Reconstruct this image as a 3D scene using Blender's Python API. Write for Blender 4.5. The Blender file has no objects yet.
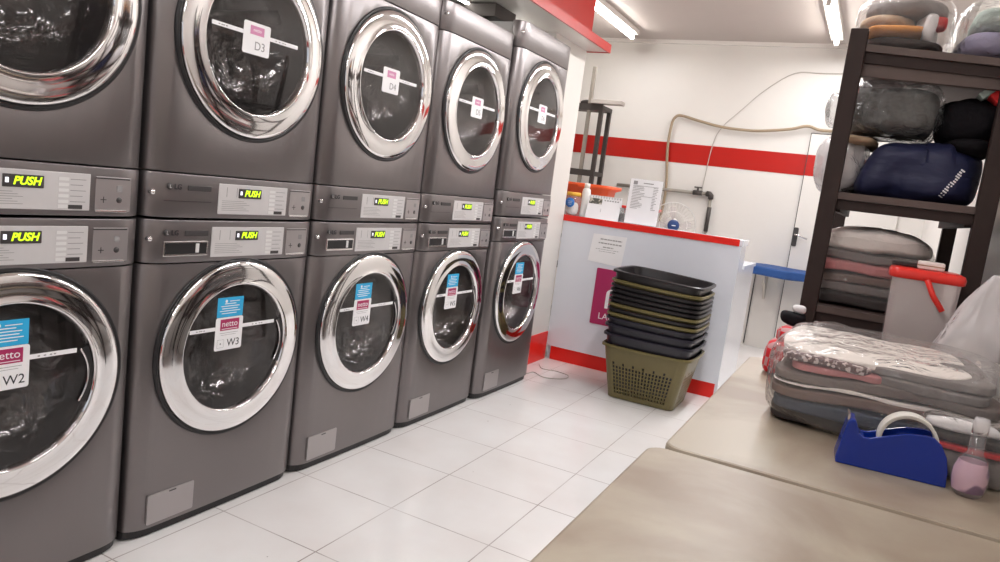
import bpy, bmesh, math, random
from mathutils import Vector, Matrix, noise
from mathutils.bvhtree import BVHTree
S = bpy.context.scene
C = S.collection
PI = math.pi

# ------------------------------------------------------------------ camera, world, lights, exposure
def make_camera():
    yaw, pitch, roll, f = 0.4623, 0.1346, 0.1289, 722.3
    cy, sy, cp, sp = math.cos(yaw), math.sin(yaw), math.cos(pitch), math.sin(pitch)
    fwd = Vector((-sy*cp, cy*cp, -sp)); right = Vector((cy, sy, 0)); up = right.cross(fwd)
    r2 = math.cos(roll)*right + math.sin(roll)*up
    u2 = -math.sin(roll)*right + math.cos(roll)*up
    cd = bpy.data.cameras.new('camera'); cam = bpy.data.objects.new('camera', cd)
    cd.sensor_width = 36; cd.lens = f*36/1000; cd.clip_start = 0.02
    M = Matrix((r2, u2, -fwd)).transposed().to_4x4()
    M.translation = Vector((1.8314, -1.3466, 1.2087))
    cam.matrix_world = M
    C.objects.link(cam); S.camera = cam
make_camera()
w = bpy.data.worlds.new('world'); S.world = w; w.use_nodes = True
w.node_tree.nodes['Background'].inputs[0].default_value = (0.80, 0.88, 1.0, 1)
w.node_tree.nodes['Background'].inputs[1].default_value = 1.0
S.view_settings.view_transform = 'Standard'; S.view_settings.look = 'None'
S.view_settings.gamma = 1; S.view_settings.use_curve_mapping = False
S.view_settings.exposure = 0.0
CEIL = 2.76
TUBES = [(-0.44, 4.70), (1.30, 4.72), (1.30, 3.30), (1.30, 1.60), (1.15, -0.5), (1.15, -2.3)]   # fluorescent fittings, each 1.2 m along Y
for i, (x, y) in enumerate(TUBES):
    ld = bpy.data.lights.new('tube_light', 'AREA'); ld.shape = 'RECTANGLE'; ld.size = 0.12; ld.size_y = 1.2
    ld.energy = (8, 15, 27, 20, 10, 16)[i]; ld.color = (0.98, 0.98, 1.0)
    lo = bpy.data.objects.new('tube_light', ld); C.objects.link(lo); lo.location = (x, y, CEIL-0.105)

# ------------------------------------------------------------------ materials
def nodes(name):
    m = bpy.data.materials.new(name); m.use_nodes = True
    nt = m.node_tree; b = nt.nodes['Principled BSDF']
    return m, nt, b
def mat(name, col, rough=0.5, metal=0.0, var=0.0, scale=8.0, bump=0.0, bscale=40.0, coat=0.0, spec=0.5, stretch=None, emit=0.0):
    m, nt, b = nodes(name)
    b.inputs['Base Color'].default_value = (*col, 1); b.inputs['Roughness'].default_value = rough
    b.inputs['Metallic'].default_value = metal; b.inputs['Coat Weight'].default_value = coat
    b.inputs['Specular IOR Level'].default_value = spec
    if emit: b.inputs['Emission Color'].default_value = (*col, 1); b.inputs['Emission Strength'].default_value = emit
    tc = nt.nodes.new('ShaderNodeTexCoord'); mp = nt.nodes.new('ShaderNodeMapping')
    nt.links.new(tc.outputs['Object'], mp.inputs[0])
    if stretch: mp.inputs['Scale'].default_value = stretch
    n = nt.nodes.new('ShaderNodeTexNoise'); n.inputs['Scale'].default_value = scale; n.inputs['Detail'].default_value = 5
    nt.links.new(mp.outputs[0], n.inputs['Vector'])
    v = var if var else 0.04
    mx = nt.nodes.new('ShaderNodeMix'); mx.data_type = 'RGBA'
    mx.inputs[6].default_value = (*[c*(1-v) for c in col], 1); mx.inputs[7].default_value = (*[min(1, c*(1+v)) for c in col], 1)
    nt.links.new(n.outputs['Fac'], mx.inputs[0]); nt.links.new(mx.outputs[2], b.inputs['Base Color'])
    if bump:
        n2 = nt.nodes.new('ShaderNodeTexNoise'); n2.inputs['Scale'].default_value = bscale; n2.inputs['Detail'].default_value = 4
        nt.links.new(mp.outputs[0], n2.inputs['Vector'])
        bp = nt.nodes.new('ShaderNodeBump'); bp.inputs['Strength'].default_value = bump; bp.inputs['Distance'].default_value = 0.01
        nt.links.new(n2.outputs['Fac'], bp.inputs['Height']); nt.links.new(bp.outputs[0], b.inputs['Normal'])
    return m
def film(name, tint=(0.9, 0.9, 0.9), opac=0.25, rough=0.12, body=(0.8, 0.8, 0.8), bump=0.5, bscale=14, gloss=1.0, stretch=(1, 1, 1), ior=1.45):
    """clear sheet: mostly see-through, a little milky, with fresnel gloss"""
    m = bpy.data.materials.new(name); m.use_nodes = True; nt = m.node_tree; nt.nodes.clear()
    out = nt.nodes.new('ShaderNodeOutputMaterial')
    tr = nt.nodes.new('ShaderNodeBsdfTransparent'); tr.inputs[0].default_value = (*tint, 1)
    di = nt.nodes.new('ShaderNodeBsdfDiffuse'); di.inputs[0].default_value = (*body, 1)
    gl = nt.nodes.new('ShaderNodeBsdfGlossy'); gl.inputs['Roughness'].default_value = rough
    gl.inputs[0].default_value = (gloss, gloss, gloss, 1)
    fr = nt.nodes.new('ShaderNodeFresnel')
    ge = nt.nodes.new('ShaderNodeNewGeometry'); mr = nt.nodes.new('ShaderNodeMapRange')   # same gloss on both faces of the sheet
    mr.inputs['To Min'].default_value = ior; mr.inputs['To Max'].default_value = 1/ior
    nt.links.new(ge.outputs['Backfacing'], mr.inputs['Value']); nt.links.new(mr.outputs[0], fr.inputs[0])
    m1 = nt.nodes.new('ShaderNodeMixShader'); m2 = nt.nodes.new('ShaderNodeMixShader')
    m1.inputs[0].default_value = opac
    nt.links.new(tr.outputs[0], m1.inputs[1]); nt.links.new(di.outputs[0], m1.inputs[2])
    nt.links.new(fr.outputs[0], m2.inputs[0]); nt.links.new(m1.outputs[0], m2.inputs[1]); nt.links.new(gl.outputs[0], m2.inputs[2])
    nt.links.new(m2.outputs[0], out.inputs[0])
    if bump:
        tc = nt.nodes.new('ShaderNodeTexCoord'); mp = nt.nodes.new('ShaderNodeMapping'); mp.inputs['Scale'].default_value = stretch
        n = nt.nodes.new('ShaderNodeTexNoise'); n.inputs['Scale'].default_value = bscale; n.inputs['Detail'].default_value = 3; n.inputs['Distortion'].default_value = 1.5
        bp = nt.nodes.new('ShaderNodeBump'); bp.inputs['Strength'].default_value = bump; bp.inputs['Distance'].default_value = 0.03
        nt.links.new(tc.outputs['Object'], mp.inputs[0]); nt.links.new(mp.outputs[0], n.inputs['Vector'])
        nt.links.new(n.outputs['Fac'], bp.inputs['Height'])
        nt.links.new(bp.outputs[0], gl.inputs['Normal']); nt.links.new(bp.outputs[0], fr.inputs['Normal'])
    return m

M = {}
M['steel'] = mat('grey_machine_steel', (0.225, 0.205, 0.205), 0.34, 0.8, 0.05, 3, 0, stretch=(1, 1, 0.2))
M['steel_light'] = mat('light_grey_machine_steel', (0.44, 0.41, 0.41), 0.38, 0.7, 0.04, 3)
M['chrome'] = mat('chrome', (0.86, 0.85, 0.85), 0.07, 1.0, 0.02, 5)
M['chrome_soft'] = mat('satin_chrome', (0.75, 0.73, 0.72), 0.22, 1.0, 0.03, 6)
M['drum'] = mat('dark_drum_steel', (0.30, 0.28, 0.27), 0.3, 0.9)
M['cabinet'] = mat('grey_cabinet_paint', (0.42, 0.41, 0.40), 0.5)
M['black'] = mat('black_plastic', (0.015, 0.014, 0.015), 0.4)
M['dark'] = mat('dark_grey_plastic', (0.05, 0.045, 0.045), 0.45)
M['plate'] = mat('silver_control_plate', (0.64, 0.62, 0.62), 0.45, 0.2, 0.04, 30)
M['print'] = mat('grey_print', (0.30, 0.29, 0.29), 0.6)
M['print_light'] = mat('pale_print', (0.74, 0.73, 0.72), 0.5)
M['led'] = mat('yellow_green_led', (0.62, 0.95, 0.02), 0.4, emit=0.9)
M['white_lamp'] = mat('white_indicator', (0.9, 0.9, 1.0), 0.4, emit=0.8)
M['pane'] = film('door_glass', (0.80, 0.78, 0.78), 0.0, 0.02, bump=0, gloss=1.0, ior=1.4)
M['bowl'] = film('bowl_glass', (0.55, 0.53, 0.53), 0.05, 0.13, (0.5, 0.5, 0.5), bump=0.6, bscale=10, ior=2.0)
M['sticker'] = mat('white_sticker', (0.90, 0.89, 0.90), 0.35)
M['cyan'] = mat('cyan_sticker', (0.03, 0.42, 0.75), 0.35)
M['magenta'] = mat('maroon_print', (0.42, 0.02, 0.11), 0.4)
M['pinkprint'] = mat('pink_print', (0.62, 0.25, 0.42), 0.4)
M['ink'] = mat('black_ink', (0.03, 0.03, 0.035), 0.5)
M['red'] = mat('glossy_red_board', (0.44, 0.012, 0.007), 0.30, 0, 0.05, 6, spec=0.35)
M['red_laminate'] = mat('bright_red_laminate', (0.80, 0.022, 0.014), 0.3, 0, 0.05, 6, spec=0.35)
M['white_board'] = mat('glossy_white_board', (0.76, 0.78, 0.84), 0.22, 0, 0.02, 4, coat=0.3)
M['white_paint'] = mat('cream_painted_wall', (0.74, 0.71, 0.67), 0.45, 0, 0.05, 2.5, 0.08, 30)
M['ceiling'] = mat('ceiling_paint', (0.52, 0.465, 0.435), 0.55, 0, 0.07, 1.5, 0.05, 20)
M['soffit'] = mat('soffit_board', (0.78, 0.74, 0.70), 0.25, 0, 0.03, 3, coat=0.2)
M['rack'] = mat('dark_brown_painted_iron', (0.036, 0.023, 0.020), 0.6, 0.0, 0.15, 12, 0.1, 60, spec=0.25)
M['rack_shelf'] = mat('dark_shelf_plank', (0.10, 0.070, 0.060), 0.6, 0, 0.2, 9, 0.1, 60)
M['iron'] = mat('dark_iron', (0.07, 0.06, 0.055), 0.5, 0.4)
M['pipe'] = mat('grey_pipe', (0.30, 0.27, 0.23), 0.5, 0.2, 0.2, 15)
M['rope'] = mat('tan_hose', (0.34, 0.26, 0.17), 0.6, 0, 0.15, 40)
M['cable'] = mat('grey_cable', (0.48, 0.44, 0.40), 0.6)
M['olive'] = mat('olive_plastic', (0.155, 0.125, 0.045), 0.38, 0, 0.05, 10)
M['navyblack'] = mat('navy_black_plastic', (0.020, 0.018, 0.028), 0.32)
M['blackplastic'] = mat('black_basket_plastic', (0.014, 0.011, 0.012), 0.32)
M['blue'] = mat('royal_blue_plastic', (0.004, 0.028, 0.27), 0.25, coat=0.1)
M['boardblue'] = mat('blue_cloth_cover', (0.008, 0.06, 0.23), 0.6, bump=0.3, bscale=30)
M['core'] = mat('cardboard_core', (0.80, 0.77, 0.70), 0.6)
M['clear'] = film('clear_plastic', (0.93, 0.93, 0.93), 0.12, 0.08, (0.8, 0.8, 0.82), 0.2, 8)
M['tubplastic'] = film('milky_tub_plastic', (0.90, 0.87, 0.86), 0.55, 0.2, (0.74, 0.68, 0.66), 0.1, 5)
M['wrap'] = film('wrapping_film', (0.96, 0.95, 0.94), 0.08, 0.16, (0.86, 0.85, 0.84), 0.9, 11, stretch=(1, 1, 0.45), ior=1.33)
M['wrap_white'] = film('milky_bag_film', (0.95, 0.94, 0.94), 0.55, 0.2, (0.88, 0.85, 0.85), 0.9, 12)
M['wrap_thin'] = film('thin_bag_film', (0.97, 0.96, 0.96), 0.58, 0.2, (0.92, 0.88, 0.88), 0.9, 9)
M['wrap_dark'] = film('grey_bag_film', (0.85, 0.85, 0.85), 0.10, 0.15, (0.6, 0.6, 0.6), 1.0, 14)
def cloth(name, col, var=0.15, scale=14, bump=0.5): return mat(name, col, 0.85, 0, var, scale, bump, 45, spec=0.15)
M['c_cream'] = cloth('cream_cloth', (0.84, 0.78, 0.73)); M['c_grey'] = cloth('grey_cloth', (0.21, 0.185, 0.175))
M['c_dark'] = cloth('charcoal_cloth', (0.06, 0.05, 0.048)); M['c_brown'] = cloth('brown_cloth', (0.19, 0.13, 0.11))
M['c_brown2'] = cloth('grey_brown_cloth', (0.20, 0.165, 0.15)); M['c_bagdark'] = cloth('mottled_olive_grey_cloth', (0.10, 0.095, 0.085), 0.5, 9); M['c_pink'] = cloth('pink_cloth', (0.55, 0.22, 0.22)); M['c_white'] = cloth('white_cloth', (0.80, 0.78, 0.78))
M['c_bluegrey'] = cloth('blue_grey_cloth', (0.07, 0.082, 0.11)); M['c_navy'] = mat('navy_nylon', (0.013, 0.016, 0.055), 0.5, 0, 0.2, 6, 1.0, 6, stretch=(0.7, 1, 2.4), spec=0.4)
M['c_black'] = cloth('black_nylon', (0.009, 0.008, 0.010)); M['c_tan'] = cloth('tan_cloth', (0.42, 0.30, 0.20))
M['c_orange'] = cloth('orange_cloth', (0.60, 0.25, 0.06)); M['c_red'] = cloth('red_cloth', (0.58, 0.03, 0.03))
M['c_green'] = cloth('grey_green_cloth', (0.30, 0.36, 0.32)); M['c_lilac'] = cloth('lilac_cloth', (0.24, 0.22, 0.32))
M['orange'] = mat('orange_plastic', (0.80, 0.10, 0.02), 0.35); M['yellow'] = mat('yellow_plastic', (0.85, 0.45, 0.05), 0.4)
M['redplastic'] = mat('red_plastic', (0.78, 0.03, 0.02), 0.3); M['whiteplastic'] = mat('white_plastic', (0.82, 0.80, 0.77), 0.4)
M['lamp'] = mat('lit_tube', (1.0, 0.97, 0.92), 0.4, emit=30.0)
M['added_strip'] = mat('added_lit_strip', (1.0, 0.97, 0.93), 0.4, emit=16.0)  # glow of the strip added under the soffit
M['bluelabel'] = mat('blue_label', (0.03, 0.18, 0.55), 0.4)
M['hub'] = mat('navy_hub', (0.02, 0.05, 0.16), 0.3)

def speckle(name, c1, c2, scale):
    m, nt, b = nodes(name); b.inputs['Roughness'].default_value = 0.85
    tc = nt.nodes.new('ShaderNodeTexCoord'); v = nt.nodes.new('ShaderNodeTexNoise'); v.inputs['Scale'].default_value = scale; v.inputs['Detail'].default_value = 1
    r = nt.nodes.new('ShaderNodeValToRGB'); r.color_ramp.elements[0].position = 0.50; r.color_ramp.elements[1].position = 0.56
    r.color_ramp.elements[0].color = (*c1, 1); r.color_ramp.elements[1].color = (*c2, 1)
    nt.links.new(tc.outputs['Object'], v.inputs['Vector']); nt.links.new(v.outputs['Fac'], r.inputs[0]); nt.links.new(r.outputs[0], b.inputs['Base Color'])
    return m
M['c_speckle'] = speckle('maroon_speckled_cloth', (0.13, 0.075, 0.075), (0.62, 0.52, 0.50), 90)
M['c_camo'] = speckle('mottled_print', (0.10, 0.10, 0.08), (0.55, 0.50, 0.42), 60)
M['purplelabel'] = speckle('pink_purple_print', (0.72, 0.45, 0.55), (0.14, 0.04, 0.14), 22)
def check(name, c1, c2, scale):
    m, nt, b = nodes(name); b.inputs['Roughness'].default_value = 0.85
    tc = nt.nodes.new('ShaderNodeTexCoord'); v = nt.nodes.new('ShaderNodeTexChecker'); v.inputs['Scale'].default_value = scale
    v.inputs[1].default_value = (*c1, 1); v.inputs[2].default_value = (*c2, 1)
    nt.links.new(tc.outputs['Object'], v.inputs['Vector']); nt.links.new(v.outputs['Color'], b.inputs['Base Color'])
    return m
M['c_check'] = check('red_checked_cloth', (0.70, 0.02, 0.03), (0.55, 0.30, 0.30), 38)

def floor_mat():
    m, nt, b = nodes('white_floor_tiles')
    L = nt.links.new
    geo = nt.nodes.new('ShaderNodeNewGeometry'); sep = nt.nodes.new('ShaderNodeSeparateXYZ'); L(geo.outputs['Position'], sep.inputs[0])
    def math_(op, a, b_=None):
        n = nt.nodes.new('ShaderNodeMath'); n.operation = op
        for i, v in enumerate((a, b_)):
            if v is None: continue
            if isinstance(v, (int, float)): n.inputs[i].default_value = v
            else: L(v, n.inputs[i])
        return n.outputs[0]
    def line(o, off):
        a = math_('ADD', o, -off + 4.0); a = math_('DIVIDE', a, 0.403); a = math_('FRACT', a)
        a = math_('SUBTRACT', a, 0.5); a = math_('ABSOLUTE', a)        # 0.5 on the joint
        return math_('GREATER_THAN', a, 0.4945)
    # joints at x = .07, .473, .876 and y = .34, .743 ...
    g = math_('MAXIMUM', line(sep.outputs[0], 0.07 - 0.03), line(sep.outputs[1], 0.34 - 0.03))
    no = nt.nodes.new('ShaderNodeTexNoise'); no.inputs['Scale'].default_value = 2.2; no.inputs['Detail'].default_value = 6
    L(geo.outputs['Position'], no.inputs['Vector'])
    rp = nt.nodes.new('ShaderNodeValToRGB'); rp.color_ramp.elements[0].position = 0.35; rp.color_ramp.elements[1].position = 0.7
    rp.color_ramp.elements[0].color = (0.88, 0.865, 0.855, 1); rp.color_ramp.elements[1].color = (0.80, 0.76, 0.74, 1)
    L(no.outputs['Fac'], rp.inputs[0])
    sp = nt.nodes.new('ShaderNodeTexVoronoi'); sp.inputs['Scale'].default_value = 5; L(geo.outputs['Position'], sp.inputs['Vector'])
    dot = math_('LESS_THAN', sp.outputs['Distance'], 0.022)
    n3 = nt.nodes.new('ShaderNodeTexNoise'); n3.inputs['Scale'].default_value = 5; L(geo.outputs['Position'], n3.inputs['Vector'])
    gm = math_('MULTIPLY', g, math_('ADD', math_('MULTIPLY', n3.outputs['Fac'], 1.1), 0.12))
    allm = math_('MAXIMUM', gm, math_('MULTIPLY', dot, 0.5))
    mx = nt.nodes.new('ShaderNodeMix'); mx.data_type = 'RGBA'; L(allm, mx.inputs[0]); L(rp.outputs[0], mx.inputs[6]); mx.inputs[7].default_value = (0.22, 0.17, 0.15, 1)
    L(mx.outputs[2], b.inputs['Base Color'])
    rr = math_('ADD', math_('MULTIPLY', no.outputs['Fac'], 0.22), 0.06); rr = math_('ADD', rr, math_('MULTIPLY', g, 0.4)); L(rr, b.inputs['Roughness'])
    bp = nt.nodes.new('ShaderNodeBump'); bp.inputs['Strength'].default_value = 0.25; bp.inputs['Distance'].default_value = 0.002; bp.invert = True
    L(g, bp.inputs['Height']); L(bp.outputs[0], b.inputs['Normal'])
    return m
M['floor'] = floor_mat()
def table_mat():
    m, nt, b = nodes('stained_cream_laminate'); L = nt.links.new
    geo = nt.nodes.new('ShaderNodeNewGeometry')
    no = nt.nodes.new('ShaderNodeTexNoise'); no.inputs['Scale'].default_value = 3.0; no.inputs['Detail'].default_value = 7; no.inputs['Distortion'].default_value = 0.6
    L(geo.outputs['Position'], no.inputs['Vector'])
    rp = nt.nodes.new('ShaderNodeValToRGB'); rp.color_ramp.elements[0].position = 0.38; rp.color_ramp.elements[1].position = 0.60
    rp.color_ramp.elements[0].color = (0.29, 0.225, 0.165, 1); rp.color_ramp.elements[1].color = (0.41, 0.355, 0.275, 1)
    L(no.outputs['Fac'], rp.inputs[0]); L(rp.outputs[0], b.inputs['Base Color'])
    b.inputs['Roughness'].default_value = 0.42; b.inputs['Specular IOR Level'].default_value = 0.35
    return m
M['table'] = table_mat()

# ------------------------------------------------------------------ mesh helpers
class B:
    """one mesh in the making; material slots by key"""
    def __init__(s): s.bm = bmesh.new(); s.keys = []
    def k(s, key):
        if key not in s.keys: s.keys.append(key)
        return s.keys.index(key)
    def _mark(s, n0, key, smooth):
        i = s.k(key); s.bm.faces.ensure_lookup_table()
        for f in s.bm.faces[n0:]: f.material_index = i; f.smooth = smooth
    def box(s, x0, x1, y0, y1, z0, z1, key, bev=0.0, M_=None):
        if bev:
            t = bmesh.new(); vs = [t.verts.new((x, y, z)) for x in (x0, x1) for y in (y0, y1) for z in (z0, z1)]
            for f in [(0,1,3,2), (4,6,7,5), (0,4,5,1), (2,3,7,6), (0,2,6,4), (1,5,7,3)]: t.faces.new([vs[i] for i in f])
            bmesh.ops.bevel(t, geom=t.edges[:], offset=bev, segments=2, profile=0.5, affect='EDGES')
            if M_ is not None: bmesh.ops.transform(t, matrix=M_, verts=t.verts[:])
            n0 = len(s.bm.faces); vm = {v: s.bm.verts.new(v.co) for v in t.verts}
            for f in t.faces: s.bm.faces.new([vm[v] for v in f.verts])
            t.free(); s._mark(n0, key, False); return s
        n0 = len(s.bm.faces)
        vs = [s.bm.verts.new((x, y, z)) for x in (x0, x1) for y in (y0, y1) for z in (z0, z1)]
        F = [(0,1,3,2), (4,6,7,5), (0,4,5,1), (2,3,7,6), (0,2,6,4), (1,5,7,3)]
        fs = [s.bm.faces.new([vs[i] for i in f]) for f in F]
        if M_ is not None: bmesh.ops.transform(s.bm, matrix=M_, verts=vs)
        s._mark(n0, key, False)
        return s
    def prism(s, pts, axis, a0, a1, key, smooth=False):
        """2-D outline extruded along axis ('x','y','z')"""
        n0 = len(s.bm.faces)
        def P(p, a):
            return {'x': (a, p[0], p[1]), 'y': (p[0], a, p[1]), 'z': (p[0], p[1], a)}[axis]
        v0 = [s.bm.verts.new(P(p, a0)) for p in pts]; v1 = [s.bm.verts.new(P(p, a1)) for p in pts]
        n = len(pts)
        s.bm.faces.new(v0); s.bm.faces.new(v1[::-1])
        for i in range(n): s.bm.faces.new((v0[i], v1[i], v1[(i+1) % n], v0[(i+1) % n]))
        s._mark(n0, key, smooth)
        s.bm.faces.ensure_lookup_table()
        bmesh.ops.recalc_face_normals(s.bm, faces=s.bm.faces[n0:])
        return s
    def tube(s, pts, r, key, seg=10, closed=False, caps=True):
        n0 = len(s.bm.faces); pts = [Vector(p) for p in pts]; n = len(pts); rings = []
        prev = None
        for i, p in enumerate(pts):
            if closed: t = pts[(i+1) % n] - pts[i-1]
            else: t = pts[min(i+1, n-1)] - pts[max(i-1, 0)]
            t.normalize()
            if prev is None:
                a = Vector((0, 0, 1)) if abs(t.z) < 0.9 else Vector((1, 0, 0))
                nrm = t.cross(a).normalized()
            else: nrm = (prev - t*prev.dot(t)).normalized()
            prev = nrm; bn = t.cross(nrm)
            rr = r[i] if isinstance(r, (list, tuple)) else r
            rings.append([s.bm.verts.new(p + rr*(math.cos(2*PI*j/seg)*nrm + math.sin(2*PI*j/seg)*bn)) for j in range(seg)])
        m = n if closed else n-1
        for i in range(m):
            A, D = rings[i], rings[(i+1) % n]
            for j in range(seg): s.bm.faces.new((A[j], A[(j+1) % seg], D[(j+1) % seg], D[j]))
        if not closed and caps: s.bm.faces.new(rings[0][::-1]); s.bm.faces.new(rings[-1])
        s._mark(n0, key, True); return s
    def lathe(s, prof, key, axis='z', c=(0, 0, 0), seg=64, a0=0, a1=2*PI):
        """prof = [(radius, height)]"""
        n0 = len(s.bm.faces); c = Vector(c); full = abs(a1-a0-2*PI) < 1e-6
        cnt = seg if full else seg+1; rings = []
        for (r, h) in prof:
            if r < 1e-6:
                p = {'z': (0, 0, h), 'x': (h, 0, 0), 'y': (0, h, 0)}[axis]
                rings.append([s.bm.verts.new(c+Vector(p))]); continue
            ring = []
            for j in range(cnt):
                a = a0 + (a1-a0)*j/seg; u, v = r*math.cos(a), r*math.sin(a)
                p = {'z': (u, v, h), 'x': (h, u, v), 'y': (u, h, v)}[axis]
                ring.append(s.bm.verts.new(c+Vector(p)))
            rings.append(ring)
        for A, D in zip(rings[:-1], rings[1:]):
            for j in range(seg):
                k = (j+1) % cnt
                if len(A) == 1 and len(D) == 1: continue
                if len(A) == 1: s.bm.faces.new((A[0], D[k], D[j]))
                elif len(D) == 1: s.bm.faces.new((A[j], A[k], D[0]))
                else: s.bm.faces.new((A[j], A[k], D[k], D[j]))
        s._mark(n0, key, True)
        return s
    def soft(s, c, size, key, sub=14, p=5.0, amp=0.01, freq=6.0, seed=0, wr=0.0, wf=18.0, shape=None, rot=0.0, flat=True):
        """soft pillow-like box: superellipsoid-rounded cube with folds; flat keeps the underside level"""
        n0 = len(s.bm.faces)
        t = bmesh.new(); bmesh.ops.create_cube(t, size=2.0)
        bmesh.ops.subdivide_edges(t, edges=t.edges[:], cuts=sub, use_grid_fill=True)
        off = Vector((seed*7.31, seed*3.77, seed*1.93)); c = Vector(c); R = Matrix.Rotation(rot, 3, 'Z')
        vm = {}
        for v in t.verts:
            q = v.co.copy()
            nrm = (abs(q.x)**p + abs(q.y)**p + abs(q.z)**p)**(1/p)
            q = q/nrm
            P = Vector((q.x*size[0]/2, q.y*size[1]/2, q.z*size[2]/2))
            d = noise.noise_vector(P*freq + off)*amp
            if wr:
                wv = Vector((P.x*wf, P.y*wf, P.z*wf*0.35)) + off
                d += q.normalized()*(noise.noise(wv) - 0.2*abs(noise.noise(wv*2.3)))*wr
            P = P + d
            if shape: P = shape(P)
            if flat and P.z < -size[2]/2: P.z = -size[2]/2
            vm[v] = s.bm.verts.new(R @ P + c)
        for f in t.faces: s.bm.faces.new([vm[v] for v in f.verts])
        t.free(); s._mark(n0, key, True); return s
    def text(s, txt, size, mat4, key, depth=0.0004, align='CENTER', wide=1.0, bold=0.0, ital=0.0):
        cu = bpy.data.curves.new('t', 'FONT'); cu.body = txt; cu.size = size; cu.align_x = align; cu.align_y = 'CENTER'; cu.extrude = depth
        cu.resolution_u = 3; cu.offset = bold; cu.shear = ital
        o = bpy.data.objects.new('t', cu); C.objects.link(o)
        dg = bpy.context.evaluated_depsgraph_get(); me = bpy.data.meshes.new_from_object(o.evaluated_get(dg))
        bpy.data.objects.remove(o); bpy.data.curves.remove(cu)
        n0 = len(s.bm.faces); v0 = len(s.bm.verts)
        s.bm.from_mesh(me); s.bm.verts.ensure_lookup_table()
        bmesh.ops.transform(s.bm, matrix=mat4 @ Matrix.Diagonal((wide, 1, 1, 1)), verts=s.bm.verts[v0:])
        bpy.data.meshes.remove(me); s._mark(n0, key, False); return s
    def obj(s, name, parent=None, label=None, auto=None):
        me = bpy.data.meshes.new(name); s.bm.normal_update(); s.bm.to_mesh(me); s.bm.free()
        for k in s.keys: me.materials.append(M[k])
        o = bpy.data.objects.new(name, me); C.objects.link(o)
        if parent: o.parent = parent
        if label: o['label'] = label
        if auto:
            md = o.modifiers.new('b', 'BEVEL'); md.width = auto; md.segments = 2; md.limit_method = 'ANGLE'; md.angle_limit = math.radians(50)
        return o
def thing(name, label, cat, loc=(0, 0, 0), rz=0, group=None):
    o = bpy.data.objects.new(name, None); C.objects.link(o); o.location = loc; o.rotation_euler = (0, 0, rz); o.empty_display_size = 0.1
    o['label'] = label; o['category'] = cat
    if group: o['group'] = group
    return o
def tag(o, label, cat, group=None):
    o['label'] = label; o['category'] = cat
    if group: o['group'] = group
    return o
def struct(o): o['kind'] = 'structure'; return o
def kids(o): return [c for c in bpy.data.objects if c.parent == o]
def copy_tree(o, parent=None):
    c = o.copy(); C.objects.link(c); c.parent = parent
    for ch in kids(o): copy_tree(ch, c)
    return c
def MX(x, y, z): # text on a face that looks +X: reads along +Y
    return Matrix(((0, 0, 1, x), (1, 0, 0, y), (0, 1, 0, z), (0, 0, 0, 1)))
def MY(x, y, z): # text on a face that looks -Y: reads along +X
    return Matrix(((1, 0, 0, x), (0, 0, -1, y), (0, 1, 0, z), (0, 0, 0, 1)))
def recalc(b): bmesh.ops.recalc_face_normals(b.bm, faces=b.bm.faces[:]); return b
def rrect(x0, x1, y0, y1, r, n=6):
    pts = []
    for cx, cy, a in ((x1-r, y1-r, 0), (x0+r, y1-r, PI/2), (x0+r, y0+r, PI), (x1-r, y0+r, 1.5*PI)):
        for i in range(n+1): t = a + PI/2*i/n; pts.append((cx+r*math.cos(t), cy+r*math.sin(t)))
    return pts

def smooth_path(pts, n=8):
    pts = [Vector(p) for p in pts]; out = []
    for i in range(len(pts)-1):
        p0 = pts[max(i-1, 0)]; p1 = pts[i]; p2 = pts[i+1]; p3 = pts[min(i+2, len(pts)-1)]
        for k in range(n):
            t = k/n; out.append(.5*((2*p1)+(-p0+p2)*t+(2*p0-5*p1+4*p2-p3)*t*t+(-p0+3*p1-3*p2+p3)*t**3))
    out.append(pts[-1]); return out
# ------------------------------------------------------------------ the setting
XL, XR, YF, YB = -1.25, 2.20, -3.6, 5.70
struct(B().box(XL-.1, XR+.1, YF-.1, YB+.1, -0.1, 0, 'floor').obj('floor'))
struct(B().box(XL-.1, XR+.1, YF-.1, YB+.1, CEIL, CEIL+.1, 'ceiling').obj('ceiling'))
def wall_stripe(b, kind):
    if kind == 'back': b.box(XL, XR, YB-.004, YB, 1.615, 1.80, 'red')
    if kind == 'right': b.box(XR-.004, XR, YF, YB, 1.615, 1.80, 'red')
    return b
struct(wall_stripe(B().box(XL-.1, XR+.1, YB, YB+.1, 0, CEIL, 'white_paint'), 'back').obj('wall_back'))
struct(B().box(XL-.1, XL, YF, YB, 0, CEIL, 'white_paint').obj('wall_left'))
struct(B().box(XR, XR+.1, YF, YB, 0, CEIL, 'white_paint').obj('wall_right'))
fw = B()
fw.box(XL-.1, -0.2, YF-.1, YF, 0, CEIL, 'white_paint').box(1.9, XR+.1, YF-.1, YF, 0, CEIL, 'white_paint')
fw.box(-0.2, 1.9, YF-.1, YF, 2.3, CEIL, 'white_paint').box(-0.2, 1.9, YF-.1, YF, 0, 0.6, 'red')
struct(fw.obj('wall_front'))
wn = thing('added_window_1', '', ''); del wn['label']; del wn['category']; wn['kind'] = 'structure'; wn.location = (0.85, YF-.05, 0.6)  # unseen shopfront window, added for fill light and reflections
wf = B()
for x in (-1.05, -0.02, 1.01): wf.box(x, x+.04, -.03, .03, 0, 1.7, 'iron')
wf.box(-1.05, 1.05, -.03, .03, 0, .04, 'iron').box(-1.05, 1.05, -.03, .03, 1.66, 1.7, 'iron')
wf.obj('added_window_frame', wn); B().box(-1.01, 1.01, -.004, .004, .04, 1.66, 'clear').obj('added_window_pane', wn)
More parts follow.
